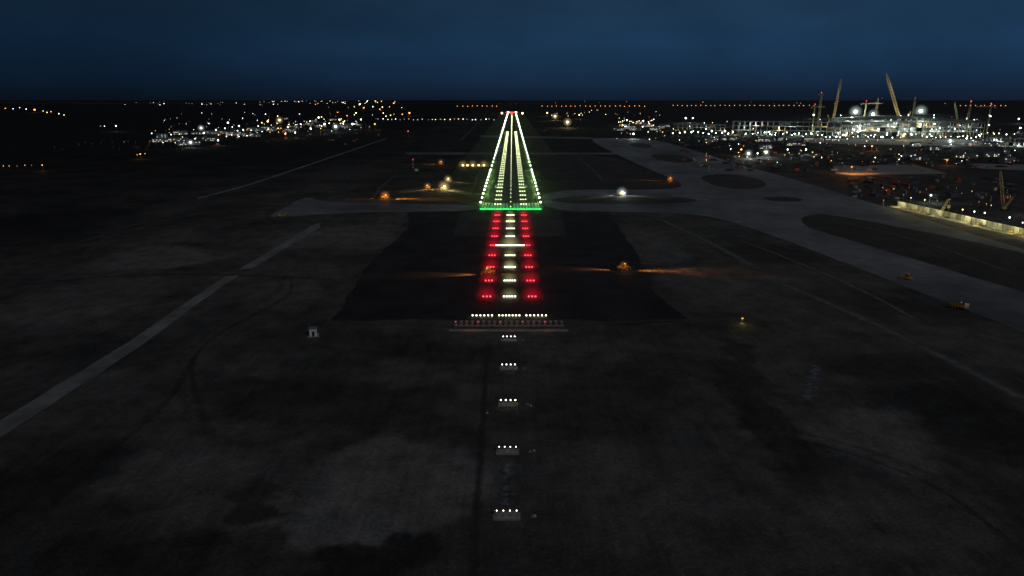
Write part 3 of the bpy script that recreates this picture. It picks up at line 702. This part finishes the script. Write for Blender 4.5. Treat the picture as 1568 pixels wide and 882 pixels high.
def tower(u, v, vtip, jl, w=2.5):
    x, y = site(u, v); a = math.atan((vtip-441)/1045)+TH; hh = H-y*math.tan(a); b = MB()
    b.box((0, 0, .8), (8, 8, 1.6), M_bconc); b.lattice((0, 0, 1), (0, 0, hh), w, M_craneR, w*1.6, w*.18)
    b.lattice((0, 0, hh-6), (jl, 3, hh-6), w*.7, M_craneR, w*1.6, w*.14); b.lattice((0, 0, hh-6), (-jl*.3, -1, hh-6), w*.7, M_craneR, w*1.6, w*.14); b.box((-jl*.28, -1, hh-8), (4, 3, 4), M_bconc)
    b.beam((0, 0, hh), (jl*.7, 2, hh-5), .3, M_blk); b.beam((0, 0, hh), (-jl*.28, -1, hh-5), .3, M_blk); b.box((1.8, -1.8, hh-8), (2, 2, 2.5), M_glass); b.ball((0, 0, hh+1), .9, LM['R'])
    return b.build('tower_crane', (x, y, 0))
crane(1382, 196, 1357, 112, 6.5, glow=30000); crane(1272, 196, 1288, 121, 5, glow=14000)
crane(1335, 200, 1345, 150, 4, glow=8000); crane(1480, 205, 1487, 155, 4, lit='R'); crane(1438, 330, 1452, 305, 1.2); crane(1538, 322, 1532, 262, 1.8, glow=500); crane(1395, 200, 1402, 148, 3); crane(1470, 205, 1462, 158, 3.2)
tower(1252, 196, 142, -10, 5); tower(1243, 205, 160, 30); tower(1510, 206, 160, -40); tower(1320, 205, 155, 45)
b = MB()
for k in range(420):
    u = -60+k*4+R()*3; x, y = site(u, 157+R()*2.0); b.ball((x, y, 0), 60+R()*70, M_hill, .1+R()*.12, 7, 4)
b.build('distant_tree_line')

# ------------------------------------------------------------------ sky, added fill sun
w = bpy.data.worlds.new('World'); scene.world = w; w.use_nodes = True; nt = w.node_tree; nt.nodes.clear(); L = nt.links.new
out = N(nt, 'ShaderNodeOutputWorld'); bg = N(nt, 'ShaderNodeBackground'); tc = N(nt, 'ShaderNodeTexCoord'); sx = N(nt, 'ShaderNodeSeparateXYZ')
L(tc.outputs['Generated'], sx.inputs[0])
mr = N(nt, 'ShaderNodeMapRange'); mr.inputs['From Min'].default_value = -.005; mr.inputs['From Max'].default_value = .4; L(sx.outputs['Z'], mr.inputs['Value'])
cr = N(nt, 'ShaderNodeValToRGB'); L(mr.outputs[0], cr.inputs[0])
def lin(c): return tuple(((x/255+.055)/1.055)**2.4 if x > 10 else x/255/12.92 for x in c)+(1,)
st = [(0, (15, 26, 39)), (.03, (18, 33, 51)), (.09, (23, 45, 70)), (.19, (27, 54, 82)), (.33, (29, 53, 76)), (.5, (26, 44, 63)), (1, (22, 35, 50))]
cr.color_ramp.elements[0].color = lin(st[0][1]); cr.color_ramp.elements[1].color = lin(st[-1][1])
for p_, c in st[1:-1]: cr.color_ramp.elements.new(p_).color = lin(c)
az = N(nt, 'ShaderNodeMapRange'); az.inputs['From Min'].default_value = -.62; az.inputs['From Max'].default_value = .2; az.inputs['To Min'].default_value = .42; az.inputs['To Max'].default_value = 1.0; az.interpolation_type = 'SMOOTHSTEP'
L(sx.outputs['X'], az.inputs['Value'])
mp = N(nt, 'ShaderNodeMapping'); mp.inputs['Scale'].default_value = (2.4, 2.4, 6); mp.inputs['Rotation'].default_value = (0, .1, 0); L(tc.outputs['Generated'], mp.inputs[0])
cn = N(nt, 'ShaderNodeTexNoise'); cn.inputs['Scale'].default_value = 2.6; cn.inputs['Detail'].default_value = 8; cn.inputs['Distortion'].default_value = .4; L(mp.outputs[0], cn.inputs['Vector'])
cm = N(nt, 'ShaderNodeMapRange'); cm.inputs['From Min'].default_value = .35; cm.inputs['From Max'].default_value = .68; cm.inputs['To Min'].default_value = .9; cm.inputs['To Max'].default_value = 1.12; L(cn.outputs['Fac'], cm.inputs['Value'])
m1 = N(nt, 'ShaderNodeMath', operation='MULTIPLY'); L(az.outputs[0], m1.inputs[0]); L(cm.outputs[0], m1.inputs[1])
vs_ = N(nt, 'ShaderNodeVectorMath', operation='SCALE'); L(cr.outputs[0], vs_.inputs[0]); L(m1.outputs[0], vs_.inputs['Scale'])
L(vs_.outputs[0], bg.inputs[0]); bg.inputs[1].default_value = 1.0; L(bg.outputs[0], out.inputs[0])
sn = bpy.data.lights.new('fill_sun', 'SUN'); sn.energy = .35; sn.angle = math.radians(6); sn.color = (1, .95, .89)  # added fill sun that brightens the dark ground
so = bpy.data.objects.new('fill_sun', sn); scene.collection.objects.link(so); so.rotation_euler = (math.radians(50), 0, math.radians(35))

cam = bpy.data.cameras.new('camera'); co = bpy.data.objects.new('camera', cam); scene.collection.objects.link(co)
cam.sensor_width = 36; cam.lens = 1045/1568*36; cam.clip_end = 200000; cam.clip_start = .5
co.location = (0, 0, H); co.rotation_euler = (math.pi/2-TH, 0, 0); scene.camera = co
